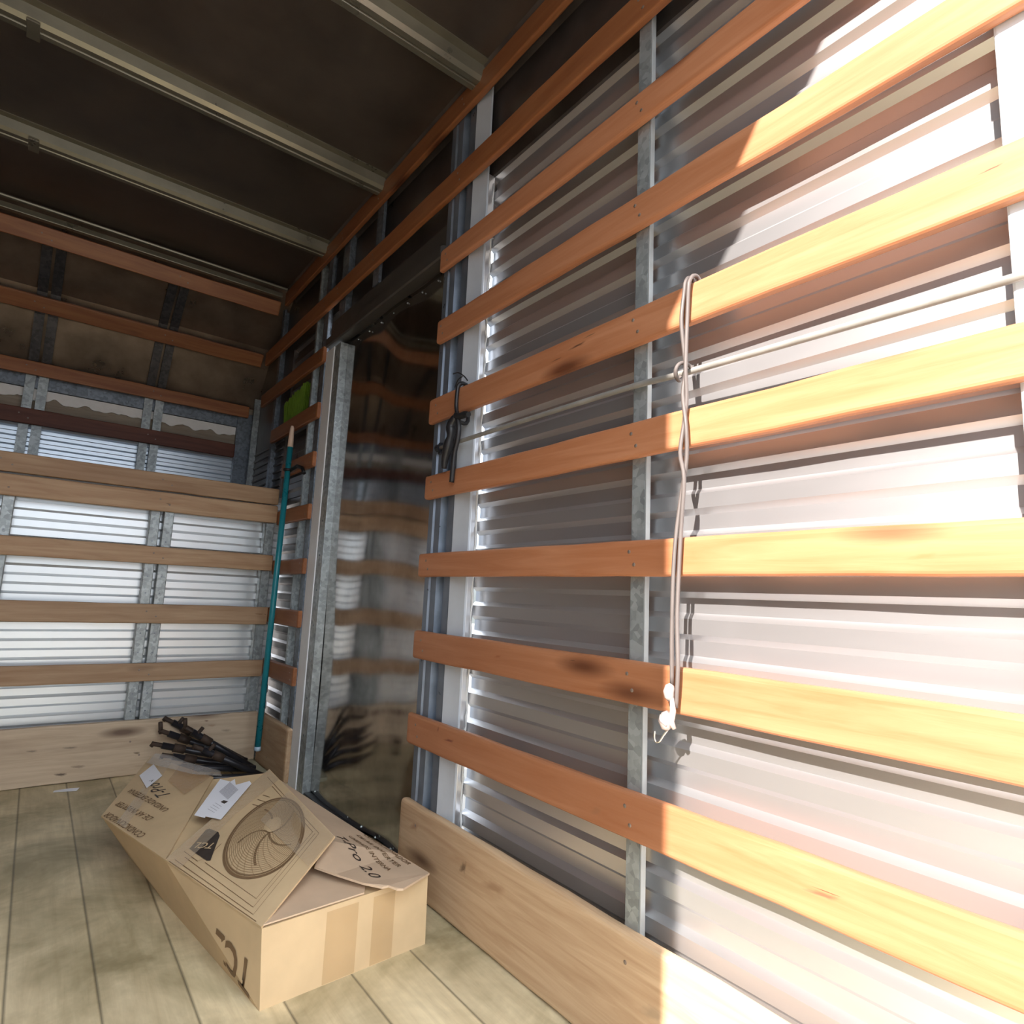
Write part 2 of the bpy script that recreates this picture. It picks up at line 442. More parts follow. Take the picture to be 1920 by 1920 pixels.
# cove flashing where wall meets roof
bm = bmesh.new(); prism(bm, [(1.062, 1.735), (1.062, 1.80), (0.995, 1.80)], YR, 3.66, 'y'); struct(obj('trim_3', bm, DARKM))
# twin bars under the roof at the front
bm = bmesh.new(); tube(bm, [(LX, 3.60, 1.772), (0.985, 3.60, 1.772)], 0.009, 8); box(bm, LX, 0.975, 3.645, 3.675, 1.735, 1.765, 0.003)
struct(obj('trim_4', bm, BEAM))

# ------------------------------------------------------------------ roof beams
def roof_beam(y0, y1, label):
    t = empty('roof_beam', (0.07, (y0 + y1) / 2, 1.75 + H))
    tag(t, label, 'beam', 'steel beams across the roof')
    bm = bmesh.new()
    w = y1 - y0
    prof = [(y0 - 0.0, ZC), (y0 + 0.010, 1.762), (y0 + 0.022, 1.750), (y0 + w * .45, 1.750), (y0 + w * .50, 1.758), (y0 + w * .55, 1.750), (y1 - 0.022, 1.750), (y1 - 0.010, 1.762), (y1, ZC)]
    prism(bm, prof, LX - 0.05, 1.03, 'x'); obj('channel', bm, BEAM, t)
    bm = B(LX - 0.05, 1.03, y0 - 0.028, y0 + 0.002, ZC - 0.004, ZC - 0.0002); obj('flange', bm, BEAM, t)
    bm = B(-0.235, -0.20, y0 + 0.004, y1 - 0.004, 1.745, 1.752, 0.001); obj('splice_plate', bm, BEAM, t)
roof_beam(2.995, 3.092, 'steel roof beam nearest the front wall of the lorry box')
roof_beam(2.325, 2.418, 'steel roof beam running from the left edge down to the door head')
roof_beam(1.575, 1.668, 'steel roof beam at the top edge, nearest the rear opening')

# ------------------------------------------------------------------ studs and posts (things)
def channel_post(name, label, y0, y1, z0, z1, mat, group='wall studs', xf=1.0225, depth=0.049, strip=None):
    """lipped channel stud on the right wall: web faces the room"""
    t = empty(name, (xf + 0.02, (y0 + y1) / 2, z0 + H)); tag(t, label, 'post', group)
    bm = bmesh.new()
    prism(bm, [(xf, y0), (xf, y1), (xf + depth, y1), (xf + depth, y1 - .003), (xf + .003, y1 - .003), (xf + .003, y0 + .003), (xf + .013, y0 + .003), (xf + .013, y0)], z0, z1, 'z')
    obj('web', bm, mat, t)
    if strip:
        bm = B(xf + 0.0005, xf + 0.0150, y0 - 0.0045, y0 - 0.0002, z0, z1, .001); obj('lip', bm, strip, t)
    return t

channel_post('wall_stud', 'galvanised steel stud on right wall behind the slats, nearest the rear opening', 0.867, 0.902, ZF, ZC, GALV, strip=metal('bright_stud_lip', (0.34, 0.36, 0.36), 0.3, 0.4, 0.1))
# door rear jamb: white strip, ribbed channel, sealant bead
t = empty('door_jamb', (1.04, 1.68, 0)); tag(t, 'tall door jamb with white strip and blue grey ribbed channel, at the slat ends', 'post')
bm = bmesh.new(); prism(bm, [(1.030, 1.650), (1.0225, 1.640), (1.040, 1.5775), (1.046, 1.5765), (1.046, 1.650)], ZF, ZC, 'z'); obj('white_strip', bm, WHITE, t)
bm = bmesh.new()
prism(bm, [(1.062, 1.650), (1.062, 1.800), (1.024, 1.800), (1.022, 1.770), (1.028, 1.765), (1.028, 1.758), (1.022, 1.752), (1.022, 1.722), (1.045, 1.716), (1.045, 1.690), (1.028, 1.684), (1.028, 1.650)], ZF, ZC, 'z')
obj('ribbed_channel', bm, metal('blue_grey_channel', (0.20, 0.24, 0.30), 0.55, 0.36, 0.15), t)
bm = bmesh.new()
pts = []; z = ZF; rnd = random.Random(5)
while z < 1.40:
    pts.append((1.066 + rnd.uniform(-.002, .002), 1.575 + rnd.uniform(-.003, .003), z)); z += rnd.uniform(.012, .04)
tube(bm, pts, [rnd.uniform(.0015, .0045) for _ in pts], 6); obj('sealant_bead', bm, SEAL, t, True)

# front door post
t = empty('door_post', (1.05, 2.77, 0)); tag(t, 'pale painted door post with riveted flange beside the teal pole', 'post')
bm = B(1.020, 1.062, 2.822, 2.925, ZF, 1.185, 0.004); obj('painted_face', bm, WHITE_B, t)
bm = B(1.024, 1.062, 2.748, 2.8215, ZF, 1.185, 0.002); obj('flange', bm, GALV, t)
for k in range(13):
    z = -0.80 + k * 0.16
    bm = bmesh.new(); tube(bm, [(1.0225, 2.785, z), (1.0241, 2.785, z)], 0.005, 8); obj('rivet', bm, GALV_D, t)
bm = B(1.030, 1.062, 2.75, 2.83, 1.336, ZC, 0.003); obj('upper_stud', bm, GALV_D, t)

# studs further forward
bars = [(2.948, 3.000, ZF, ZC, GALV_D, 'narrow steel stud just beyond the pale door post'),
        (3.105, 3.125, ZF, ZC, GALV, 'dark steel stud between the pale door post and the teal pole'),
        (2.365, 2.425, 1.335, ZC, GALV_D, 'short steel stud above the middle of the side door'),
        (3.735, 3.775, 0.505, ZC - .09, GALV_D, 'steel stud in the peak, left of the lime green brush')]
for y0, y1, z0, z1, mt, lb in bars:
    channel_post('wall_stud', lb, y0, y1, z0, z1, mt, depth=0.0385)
# corner post, lower front, and peak corner trim
bm = bmesh.new(); prism(bm, [(0.952, 3.4215), (0.992, 3.4215), (0.996, 3.43), (0.996, 3.474), (0.948, 3.474), (0.948, 3.43)], ZF, 0.345, 'z')
tag(obj('corner_post', bm, GALV), 'pale galvanised corner post at the right end of the front wall', 'post')
bm = bmesh.new(); prism(bm, [(1.0225, 4.225), (1.0225, 4.245), (1.050, 4.27), (1.060, 4.27), (1.060, 4.225)], 0.51, 1.25, 'z')
tag(obj('corner_trim', bm, GALV), 'bright vertical corner trim at right end of the peak, left of the teal pole top', 'trim')
bm = bmesh.new(); prism(bm, [(0.94, 4.280), (1.055, 4.280), (1.055, 4.31), (0.94, 4.31)], 0.51, 1.15, 'z')
tag(obj('corner_post', bm, GALV_D), 'blue grey corner post in the peak at the right end of the fine ribbed sheet', 'post')

# front wall double studs
def double_stud(xc, label):
    t = empty('double_stud', (xc, 3.45, 0)); tag(t, label, 'post', 'double studs of the lower front wall')
    for s in (-1, 1):
        x0 = xc + (0.008 if s > 0 else -0.051)
        bm = B(x0, x0 + 0.043, 3.4215, 3.4745, ZF, 0.40, 0.003); obj('channel', bm, GALV, t)
        for z in (0.20, 0.03, -0.05, -0.24, -0.33, -0.52, -0.60):
            bm = bmesh.new(); tube(bm, [(x0 + 0.02, 3.4205, z), (x0 + 0.02, 3.4220, z)], 0.0035, 8); obj('rivet', bm, GALV_D, t)
double_stud(0.457, 'double galvanised stud on the lower front wall, the one in full view')
double_stud(-0.162, 'double galvanised stud at left edge of photo, just below the paired tan slats')
def peak_stud(xc, label):
    t = empty('peak_stud', (xc, 4.28, 0.5 + H)); tag(t, label, 'post', 'double studs of the peak wall')
    path = [(4.275, 0.51), (4.275, 1.20), (4.125, 1.425), (4.045, 1.525), (3.83, 1.665), (3.74, 1.735)]
    back = [(4.298, 0.51), (4.298, 1.205), (4.142, 1.435), (4.056, 1.538), (3.845, 1.675), (3.75, 1.745)]
    for s in (-1, 1):
        x0 = xc + (0.007 if s > 0 else -0.052)
        bm = bmesh.new(); prism(bm, path[:2] + back[:2][::-1], x0, x0 + 0.045, 'x'); obj('channel', bm, GALV, t)
        bm = bmesh.new(); prism(bm, path[1:] + back[1:][::-1], x0, x0 + 0.045, 'x'); obj('sloping_channel', bm, GALV_U, t)
peak_stud(0.45, 'double steel stud in the peak, right one, above the paired tan slats')
peak_stud(-0.125, 'double steel stud in the peak near the left edge of the photo')

# ------------------------------------------------------------------ slats
PEG = []
def slat_mesh(L, hgt, th, bev, axis, seed, wob=0.002):
    """slat running along axis, centred in length, base at z=0"""
    rnd = random.Random(seed); bm = bmesh.new()
    n = max(2, int(L / 0.12))
    r = bev
    prof = []
    for cx, cz, a0 in ((th / 2 - r, hgt - r, 0), (-th / 2 + r, hgt - r, 90), (-th / 2 + r, r, 180), (th / 2 - r, r, 270)):
        for k in range(4):
            a = math.radians(a0 + 30 * k); prof.append((cx + r * math.cos(a), cz + r * math.sin(a)))
    rings = []
    stations = [(-L / 2, 0.72), (-L / 2 + bev * .6, 0.93), (-L / 2 + bev * 1.8, 1.0)] + [(-L / 2 + L * i / n, 1.0) for i in range(1, n)] + [(L / 2 - bev * 1.8, 1.0), (L / 2 - bev * .6, 0.93), (L / 2, 0.72)]
    for s, k in stations:
        wz = rnd.uniform(-wob, wob); ring = []
        for px, pz in prof:
            z = hgt / 2 + (pz - hgt / 2) * (1 - (1 - k) * 0.25); z += wz * (1 if k == 1 else 0)
            x = px * k
            ring.append(bm.verts.new((s, x, z) if axis == 'x' else (x, s, z)))
        rings.append(ring)
    m = len(prof)
    for a, b in zip(rings, rings[1:]):
        for k in range(m): bm.faces.new((a[k], a[(k + 1) % m], b[(k + 1) % m], b[k]))
    bm.faces.new(rings[0]); bm.faces.new(rings[-1])
    bmesh.ops.recalc_face_normals(bm, faces=bm.faces)
    return bm

screw_me = None
def add_screw(parent, loc, axis):
    """small round screw head; parent-local location; axis = outward direction"""
    global screw_me
    if screw_me is None:
        b = bmesh.new(); tube(b, [(0, 0, -0.0015), (0, 0, 0.0005), (0, 0, 0.0013)], [0.0042, 0.0042, 0.0022], 10, lift=False)
        screw_me = bpy.data.meshes.new('screw'); b.to_mesh(screw_me); b.free(); screw_me.materials.append(SCREW)
    o = bpy.data.objects.new('screw', screw_me); COL.objects.link(o); o.parent = parent
    o.location = loc; o.rotation_euler = Vector(axis).to_track_quat('Z', 'Y').to_euler()

def wall_slat(y0, y1, z0, z1, label, mat=WOOD_R, group='wooden slats of the right wall', side=1, screws=(), th=0.022, bev=0.006, seed=0, wob=0.0015):
    bm = slat_mesh(y1 - y0, z1 - z0, th, bev, 'y', seed, wob)
    me = bpy.data.meshes.new('wooden_board'); bm.to_mesh(me); bm.free(); me.materials.append(mat)
    for p in me.polygons: p.use_smooth = False
    o = bpy.data.objects.new('wooden_board', me); COL.objects.link(o)
    xc = (1.0 + th / 2) if side > 0 else (LX - th / 2)
    o.location = (xc, (y0 + y1) / 2, z0 + H)
    for s in screws:
        for f in (0.32, 0.68):
            add_screw(o, (-side * th / 2, s - (y0 + y1) / 2 + (0.008 if f > .5 else -0.006), (z1 - z0) * f), (-side, 0, 0))
    return tag(o, label, 'slat', group)

ys = 1.81
right = [(1.702, 1.787, 4.0 - .32, 'wooden slat hugging the roof, topmost on the right wall'),
         (1.408, 1.497, 3.99, 'long wooden slat over the side door, second from the roof on right wall'),
         (1.132, 1.212, 1.795, 'third right wall slat from the roof, its left end cut rounded above the jamb'),
         (0.862, 0.945, 1.785, 'fourth right wall slat from the roof, square red end, half in sunlight'),
         (0.577, 0.664, 1.805, 'worn right wall slat that the grey cord hangs over, black cord at left end'),
         (0.316, 0.397, 1.80, 'right wall slat just below the pale rod'),
         (0.058, 0.135, ys, 'right wall slat at mid height, lying level in the photo'),
         (-0.205, -0.116, ys, 'right wall slat that the cord hooks dangle in front of'),
         (-0.469, -0.376, ys + .005, 'right wall slat with a red split, directly above the wide bottom board')]
for i, (z0, z1, y1, lb) in enumerate(right):
    sc = (0.88, 1.75) if y1 < 2 else (0.88, 1.70, 2.39, 2.79, 2.97)
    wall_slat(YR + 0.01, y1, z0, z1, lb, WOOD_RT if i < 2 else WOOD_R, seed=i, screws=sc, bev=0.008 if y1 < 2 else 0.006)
fwd = [(1.132, 1.212, 2.83, 3.99, 'dark slat in the peak side wall, directly above the lime green brush'),
       (0.845, 0.925, 2.84, 3.70, 'dark slat under the lime green brush, stopping short of the peak corner'),
       (0.598, 0.675, 2.84, 3.415, 'short reddish slat behind the top of the teal pole'),
       (0.338, 0.414, 2.84, 3.415, 'short reddish slat beside the pole, at the height of the paired front slats'),
       (0.072, 0.148, 2.84, 3.415, 'short slat right of the teal pole, halfway up the pole'),
       (-0.180, -0.100, 2.84, 3.415, 'short slat right of the teal pole, second up from the bottom board'),
       (-0.450, -0.365, 2.84, 3.415, 'short slat right of the teal pole, just above the short bottom board')]
for i, (z0, z1, y0, y1, lb) in enumerate(fwd):
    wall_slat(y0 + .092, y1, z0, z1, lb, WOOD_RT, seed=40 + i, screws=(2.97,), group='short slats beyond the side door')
for i, (z0, z1, y1, lb) in enumerate(right):
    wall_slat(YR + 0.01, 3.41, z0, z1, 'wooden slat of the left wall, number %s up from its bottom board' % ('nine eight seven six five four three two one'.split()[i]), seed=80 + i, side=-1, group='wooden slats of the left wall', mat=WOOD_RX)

def kick(y0, y1, label, side=1):
    bm = slat_mesh(y1 - y0, 0.245, 0.028, 0.011, 'y', int(y0 * 10) + 3, 0.002)
    me = bpy.data.meshes.new('bottom_board'); bm.to_mesh(me); bm.free(); me.materials.append(WOOD_KR)
    o = bpy.data.objects.new('bottom_board', me); COL.objects.link(o)
    o.location = ((1.0 + .014) if side > 0 else (LX - .014), (y0 + y1) / 2, 0.001)
    tag(o, label, 'board', 'wide bottom boards')
    for s in ((0.88, 1.72) if y0 < 1 else (2.97, 3.2)):
        if side > 0:
            for z in (0.06, 0.19): add_screw(o, (-0.014, s - (y0 + y1) / 2, z), (-1, 0, 0))
kick(YR + 0.01, 1.825, 'wide worn bottom board along the right wall, behind the cardboard box')
kick(2.93, 3.388, 'short reddish bottom board beyond the side door, under the teal pole')
kick(YR + 0.01, 3.41, 'wide bottom board along the left wall', -1)

# marks of their own on single boards
def give_spots(o, spots):
    m = spotted(o.data.materials[0], o.name + '_wood', 'x' if o.dimensions.x > o.dimensions.y else 'y', spots)
    o.data.materials[0] = m
bpy.context.view_layer.update()
def board(z, side=1, name='wooden_board', yc=None):
    best = None
    for o in COL.objects:
        if o.name.startswith(name) and 'label' in o and abs(o.location.z - (z + H)) < .006 and (o.location.x > 0) == (side > 0):
            if yc is None or abs(o.location.y - yc) < .5: best = o if best is None or o.dimensions.y > best.dimensions.y else best
    return best
DK = (0.07, 0.03, 0.015); RED = (0.34, 0.07, 0.04)
def rel(o, y, z): return (y - o.location.y, z + H - o.location.z)
def marks(z, lst, name='wooden_board', yc=None):
    o = board(z, 1, name, yc); give_spots(o, [rel(o, y, zz) + (la, lz, c, st) for y, zz, la, lz, c, st in lst])
marks(-.469, [(1.55, -.414, .085, .016, (.14, .03, .015), .85), (1.62, -.395, .02, .03, (.14, .03, .015), .6), (.484, -.424, .085, .014, RED, .85), (.478, -.417, .075, .0032, DK, .9), (.963, -.44, .05, .035, (.26, .12, .06), .5)])
marks(.577, [(1.06, .632, .10, .013, DK, .85), (1.02, .645, .07, .007, (.10, .06, .03), .8), (1.14, .618, .07, .006, DK, .8), (.222, .632, .05, .005, DK, .9), (.70, .62, .10, .006, (.30, .17, .08), .6)])
marks(-.205, [(1.337, -.155, .05, .015, (.22, .06, .02), .6), (1.05, -.135, .03, .004, DK, .7)])
marks(.058, [(.33, .085, .06, .016, (.45, .13, .05), .6)])
marks(-.883, [(1.449, -.722, .05, .05, (.10, .055, .03), .75), (1.30, -.72, .16, .05, (.30, .16, .08), .6), (.944, -.60, .12, .035, (.66, .50, .32), .6), (1.72, -.70, .08, .04, (.30, .15, .08), .6), (.80, -.75, .10, .05, (.30, .22, .14), .5)], 'bottom_board', .9)

# front wall slats
def front_slat(yf, z0, z1, label, mat=WOOD_F, x1=0.998, x0=LX + .002, tilt=0.0, seed=0, screws=(-0.16, 0.457), group='slats across the lower front wall', th=0.022, name='wooden_board', cat='slat'):
    bm = slat_mesh(x1 - x0, z1 - z0, th, 0.005, 'x', seed, 0.0015)
    me = bpy.data.meshes.new(name); bm.to_mesh(me); bm.free(); me.materials.append(mat)
    o = bpy.data.objects.new(name, me); COL.objects.link(o)
    o.location = ((x0 + x1) / 2, yf - th / 2, z0 + H); o.rotation_euler = (tilt, 0, 0)
    for s in screws:
        for dx, f in ((-0.02, 0.62), (0.022, 0.36)):
            add_screw(o, (s - (x0 + x1) / 2 + dx, -th / 2, (z1 - z0) * f), (0, -1, 0))
    return tag(o, label, cat, group)
front_slat(FY, -0.882, -0.637, 'wide pale stained bottom board across the front wall', WOOD_KF, seed=3, group='wide bottom boards', th=0.028, name='bottom_board', cat='board')
front_slat(FY, -0.461, -0.377, 'lowest narrow slat on the front wall, just above its wide board', seed=4)
front_slat(FY, -0.192, -0.101, 'second narrow slat up on the front wall, knot at its right end', seed=5)
front_slat(FY, 0.090, 0.174, 'third narrow slat up on the front wall, below the paired slats', seed=6)
front_slat(FY, 0.347, 0.441, 'lower of the two touching tan slats on the front wall', seed=7)
front_slat(FY + 0.002, 0.449, 0.536, 'upper of the two touching tan slats on the front wall', WOOD_F, seed=8)
G2 = 'slats across the peak'
front_slat(4.272, 0.838, 0.925, 'dark red slat in the peak, below the white strip of painted light', WOOD_DK, seed=9, group=G2, x1=0.935)
front_slat(4.272, 1.118, 1.195, 'orange slat in the peak, just above the grey flashing and white strip', WOOD_RX, seed=10, group=G2)
front_slat(4.095, 1.425, 1.512, 'orange slat across the sloping peak panel, between its pale bays', WOOD_RX, seed=11, group=G2, tilt=math.radians(38))
front_slat(3.755, 1.655, 1.742, 'orange slat at the top of the peak, right under the twin bars', WOOD_RX, seed=12, group=G2, tilt=math.radians(30), x1=0.985)

def fmarks(z, lst, name='wooden_board'):
    for o in list(COL.objects):
        if o.name.startswith(name) and 'label' in o and o.dimensions.x > 1 and abs(o.location.z - (z + H)) < .003:
            give_spots(o, [(x - o.location.x, zz + H - o.location.z, la, lz, c, st) for x, zz, la, lz, c, st in lst]); return
bpy.context.view_layer.update()
fmarks(-.882, [(.19, -.845, .06, .028, (.08, .05, .035), .9), (.25, -.82, .07, .03, (.16, .11, .08), .6), (.469, -.786, .035, .022, (.10, .06, .03), .8), (.753, -.665, .025, .014, (.12, .04, .03), .85), (.78, -.69, .05, .03, (.30, .17, .10), .5), (.077, -.735, .05, .018, (.16, .13, .10), .75), (.21, -.735, .07, .020, (.16, .13, .10), .75), (.85, -.72, .06, .03, (.25, .19, .13), .6)], 'bottom_board')
fmarks(-.192, [(.955, -.140, .06, .016, (.20, .09, .03), .75), (.985, -.14, .014, .010, DK, .8)])
fmarks(.347, [(.474, .385, .030, .014, DK, .75), (.5, .39, .10, .02, (.42, .22, .10), .5)])

# ------------------------------------------------------------------ side door
def door():
    bm = bmesh.new()
    ny, nz = 40, 70
    y0, y1, z0, z1 = 1.802, 2.8215, ZF, 1.20
    g = []
    for j in range(nz + 1):
        row = []
        for i in range(ny + 1):
            y = y0 + (y1 - y0) * i / ny; z = z0 + (z1 - z0) * j / nz
            u = (y - y0) / (y1 - y0); w = math.sin(math.pi * u) ** 0.5 if 0 < u < 1 else 0
            d = w * (0.0048 * math.sin(u * 9.0 + 1.3 * math.sin(z * 2.3)) + 0.0034 * math.sin(z * 5.2 + u * 4) + 0.0018 * math.sin(u * 17 + z * 3))
            row.append(bm.verts.new((1.060 + d, y, z + H)))
        g.append(row)
    for j in range(nz):
        for i in range(ny): bm.faces.new((g[j][i], g[j + 1][i], g[j + 1][i + 1], g[j][i + 1]))
    # edge and back
    bk = [bm.verts.new((1.085, y, z + H)) for y, z in ((y0, z0), (y1, z0), (y1, z1), (y0, z1))]
    bm.faces.new([g[0][i] for i in range(ny + 1)] + [bk[1], bk[0]])
    bm.faces.new([g[nz][i] for i in range(ny, -1, -1)] + [bk[3], bk[2]])
    bm.faces.new([g[j][0] for j in range(nz, -1, -1)] + [bk[0], bk[3]])
    bm.faces.new([g[j][ny] for j in range(nz + 1)] + [bk[2], bk[1]])
    bm.faces.new(bk)
    bmesh.ops.recalc_face_normals(bm, faces=bm.faces)
    d = struct(obj('door_1', bm, DOORM, None, True, origin=(1.06, 2.3, 0)))
    for k in range(8):
        bm = bmesh.new(); y = 1.86 + k * 0.118
        tube(bm, [(1.055, y, ZF + .028), (1.060, y, ZF + .028)], [0.003, 0.005], 8); obj('rivet', bm, GALV, d)
    for k in range(7):
        bm = bmesh.new(); y = 1.90 + k * 0.12
        tube(bm, [(1.055, y, 1.165), (1.060, y, 1.165)], [0.003, 0.004], 8); obj('rivet', bm, GALV, d)
    bm = B(1.030, 1.061, 1.802, 2.745, ZF, ZF + 0.012, 0.002); obj('threshold', bm, BLACKM, d)
    return d
door()
bm = bmesh.new(); prism(bm, [(1.061, 1.20), (1.010, 1.195), (1.004, 1.20), (1.004, 1.238), (1.012, 1.245), (1.030, 1.25), (1.030, 1.335), (1.061, 1.335)], 1.802, 2.90, 'y')
struct(obj('trim_5', bm, metal('dark_door_head', (0.12, 0.11, 0.10), 0.6, 0.4)))

# ------------------------------------------------------------------ rod, cords, pole, brush
bm = bmesh.new(); tube(bm, smooth_path([(1.013, YR - .10, .462), (1.012, .2, .4655), (1.010, .74, .477), (1.012, .90, .485), (1.012, 1.3, .487), (1.012, 1.735, .486)], 6), 0.0068, 12)
rod = obj('metal_rod', bm, ROD, None, True); tag(rod, 'thin pale grey rod running along the right wall, tied to the grey cord', 'rod')
bm = bmesh.new(); tube(bm, [(1.012, 1.728, .486), (1.012, 1.748, .486)], 0.013, 12); box(bm, 1.012, 1.0225, 1.732, 1.745, .465, .505, .002)
obj('end_bracket', bm, BLACKM, rod)

# grey cord
cA = [(.738, .643), (.742, .581), (.740, .523), (.737, .474), (.739, .421), (.730, .353), (.733, .288), (.747, .204), (.756, .099), (.762, -.045), (.765, -.150)]
cB = [(.727, .645), (.732, .577), (.730, .520), (.730, .463), (.732, .414), (.737, .365), (.742, .301), (.734, .246), (.745, .141), (.750, -.014), (.744, -.114), (.751, -.190)]
t = empty('hanging_cord', (0.985, 0.74, -0.25 + H)); tag(t, 'doubled grey elastic cord looped over a slat and hanging with hooks at its end', 'cord')
def px(i): return 0.986 - 0.004 * math.sin(i * 1.7)
bm = bmesh.new()
hookover = [(1.0285, .737, .60), (1.028, .737, .652), (1.015, .737, .677), (0.998, .737, .676), (.988, .737, .662)]
tube(bm, smooth_path(hookover + [(px(i), y, z) for i, (y, z) in enumerate(cA)], 4), 0.0042, 8); obj('strand', bm, CORD, t, True)
bm = bmesh.new()
hookover = [(1.0285, .725, .60), (1.028, .725, .655), (1.015, .725, .677), (0.998, .725, .676), (.988, .726, .662)]
tube(bm, smooth_path(hookover + [(px(i + 2) - .002, y, z) for i, (y, z) in enumerate(cB)], 4), 0.0042, 8); obj('strand', bm, CORD, t, True)
bm = bmesh.new()   # knot round the rod
kn = [(0.992 + 0.0 * k + 0.018 * math.cos(a), .733 + 0.004 * k, .474 + 0.016 * math.sin(a)) for k, a in enumerate([0, .8, 1.6, 2.4, 3.2, 4.0, 4.8, 5.6, 6.4])]
tube(bm, smooth_path(kn, 3), 0.0042, 8); obj('knot', bm, CORD, t, True)
bm = bmesh.new(); tube(bm, [(.980, .758, -.148), (.978, .760, -.153), (.976, .762, -.162), (.977, .761, -.171), (.979, .759, -.178)], [.005, .0095, .0105, .0095, .005], 12); obj('end_knob', bm, PLW, t, True)
bm = bmesh.new(); tube(bm, [(.978, .756, -.172), (.974, .750, -.195), (.974, .755, -.215), (.976, .748, -.228)], [.004, .006, .007, .004], 8); obj('end_knob', bm, PLW, t, True)
bm = bmesh.new(); tube(bm, [(.976, .760, -.200), (.974, .764, -.206), (.972, .767, -.216), (.974, .764, -.226), (.976, .760, -.231)], [.006, .0115, .013, .0110, .005], 12); tube(bm, smooth_path([(.966, .772, -.205), (.960, .768, -.214), (.964, .757, -.222)], 4), .0022, 6); obj('end_knob', bm, PLW, t, True)
bm = bmesh.new(); tube(bm, smooth_path([(.975, .757, -.225), (.975, .772, -.243), (.974, .781, -.256), (.972, .788, -.258), (.971, .791, -.250), (.971, .790, -.238)], 4), 0.0019, 6); obj('metal_hook', bm, metal('bright_steel', (0.75, 0.72, 0.66), 0.9, 0.25), t, True)

# black cord at slat end
t = empty('black_cord', (0.99, 1.6, 0.4 + H)); tag(t, 'black rubber cord knotted round the left end of the worn slat', 'cord')
bm = bmesh.new(); tube(bm, smooth_path([(1.0, 1.608, .672), (.992, 1.610, .66), (.991, 1.612, .60), (.990, 1.600, .565), (.992, 1.600, .553), (.999, 1.600, .545), (1.030, 1.60, .555), (1.030, 1.608, .66), (1.012, 1.608, .676), (1.0, 1.608, .672)], 4), 0.0065, 8, caps=False); obj('loop', bm, BLACK, t, True)
bm = bmesh.new(); tube(bm, smooth_path([(.985, 1.600, .562), (.985, 1.575, .555), (.987, 1.548, .556), (.988, 1.532, .552)], 4), [0.011] * 9 + [0.009] * 4, 8); obj('knot', bm, BLACK, t, True)
bm = bmesh.new(); tube(bm, smooth_path([(.986, 1.602, .560), (.984, 1.625, .535), (.984, 1.622, .505), (.984, 1.635, .47), (.984, 1.650, .430), (.986, 1.655, .40)], 4), [0.010, .012, .013, .014, .015, .016, .016, .015, .013, .012, .014, .016, .017, .016, .014, .013, .012, .011, .010, .009, .008], 8); obj('tail', bm, BLACK, t, True)
bm = bmesh.new(); tube(bm, smooth_path([(.986, 1.590, .555), (.984, 1.578, .52), (.984, 1.580, .485), (.984, 1.595, .44), (.986, 1.602, .39), (.988, 1.608, .35)], 4), 0.008, 8); obj('tail', bm, BLACK, t, True)
bm = bmesh.new(); tube(bm, smooth_path([(.99, 1.640, .712), (.985, 1.600, .703), (.985, 1.565, .682), (.990, 1.552, .666)], 5), 0.0022, 6); obj('wire_end', bm, BLACK, t, True)
bm = bmesh.new(); tube(bm, smooth_path([(.99, 1.625, .662), (.985, 1.60, .680), (.985, 1.575, .684)], 5), 0.0018, 6); obj('wire_end', bm, BLACK, t, True)

# teal pole
t = empty('broom_pole', (0.975, 3.20, -0.79 + H)); tag(t, 'upright teal broom pole strapped in the front right corner', 'pole')
def pp(f): return (0.982 + 0.018 * f - .030, 3.195 + 0.0 * f, -0.785 + f * (0.845 + 0.785))
bm = bmesh.new(); tube(bm, [pp(0.012), pp(0.93)], 0.0145, 16); obj('pole', bm, TEAL, t, True)
bm = bmesh.new(); tube(bm, [pp(0.93), pp(0.955), pp(0.992), pp(1.0)], [0.0145, 0.0135, 0.0105, 0.007], 16); obj('threaded_tip', bm, CREAM, t, True)
bm = bmesh.new(); tube(bm, [pp(0.0), pp(0.012)], 0.0155, 16); obj('end_cap', bm, plain('pale_blue_cap', (0.45, 0.58, 0.68), 0.4), t, True)
t2 = t
c = Vector(pp(0.855))
bm = bmesh.new(); tube(bm, [c + Vector((0.017 * math.cos(a), 0.017 * math.sin(a), 0)) for a in [i * math.pi / 6 for i in range(13)]], 0.0075, 8, caps=False)
tube(bm, [c + Vector((0.012, -0.010, 0)), (0.984, 3.10, c.z + .01), (0.988, 3.03, c.z - .01), (0.989, 3.00, c.z - .04)], 0.009, 8)
obj('rubber_strap', bm, BLACK, t, True)

# lime brush head resting between slat and sheet
t = empty('brush_head', (1.045, 3.39, 0.93 + H)); tag(t, 'lime green broom head with upturned bristles tucked behind a slat', 'brush')
bm = B(1.026, 1.058, 3.235, 3.555, 0.905, 0.945, 0.005); obj('block', bm, LIMED, t)
bm = bmesh.new(); rnd = random.Random(9)
for i in range(34):
    for j in range(4):
        y = 3.240 + i * 0.0095; x = 1.030 + j * 0.008
        h = 0.12 + 0.040 * (1 - (i / 33)) + rnd.uniform(-.012, .012)
        tube(bm, [(x, y, .944), (x + rnd.uniform(-.004, .004), y + (i - 17) * .0007 + rnd.uniform(-.006, .006), .944 + h)], [0.0026, 0.0042], 5)
br = obj('bristles', bm, LIME, t); br['kind'] = 'stuff'

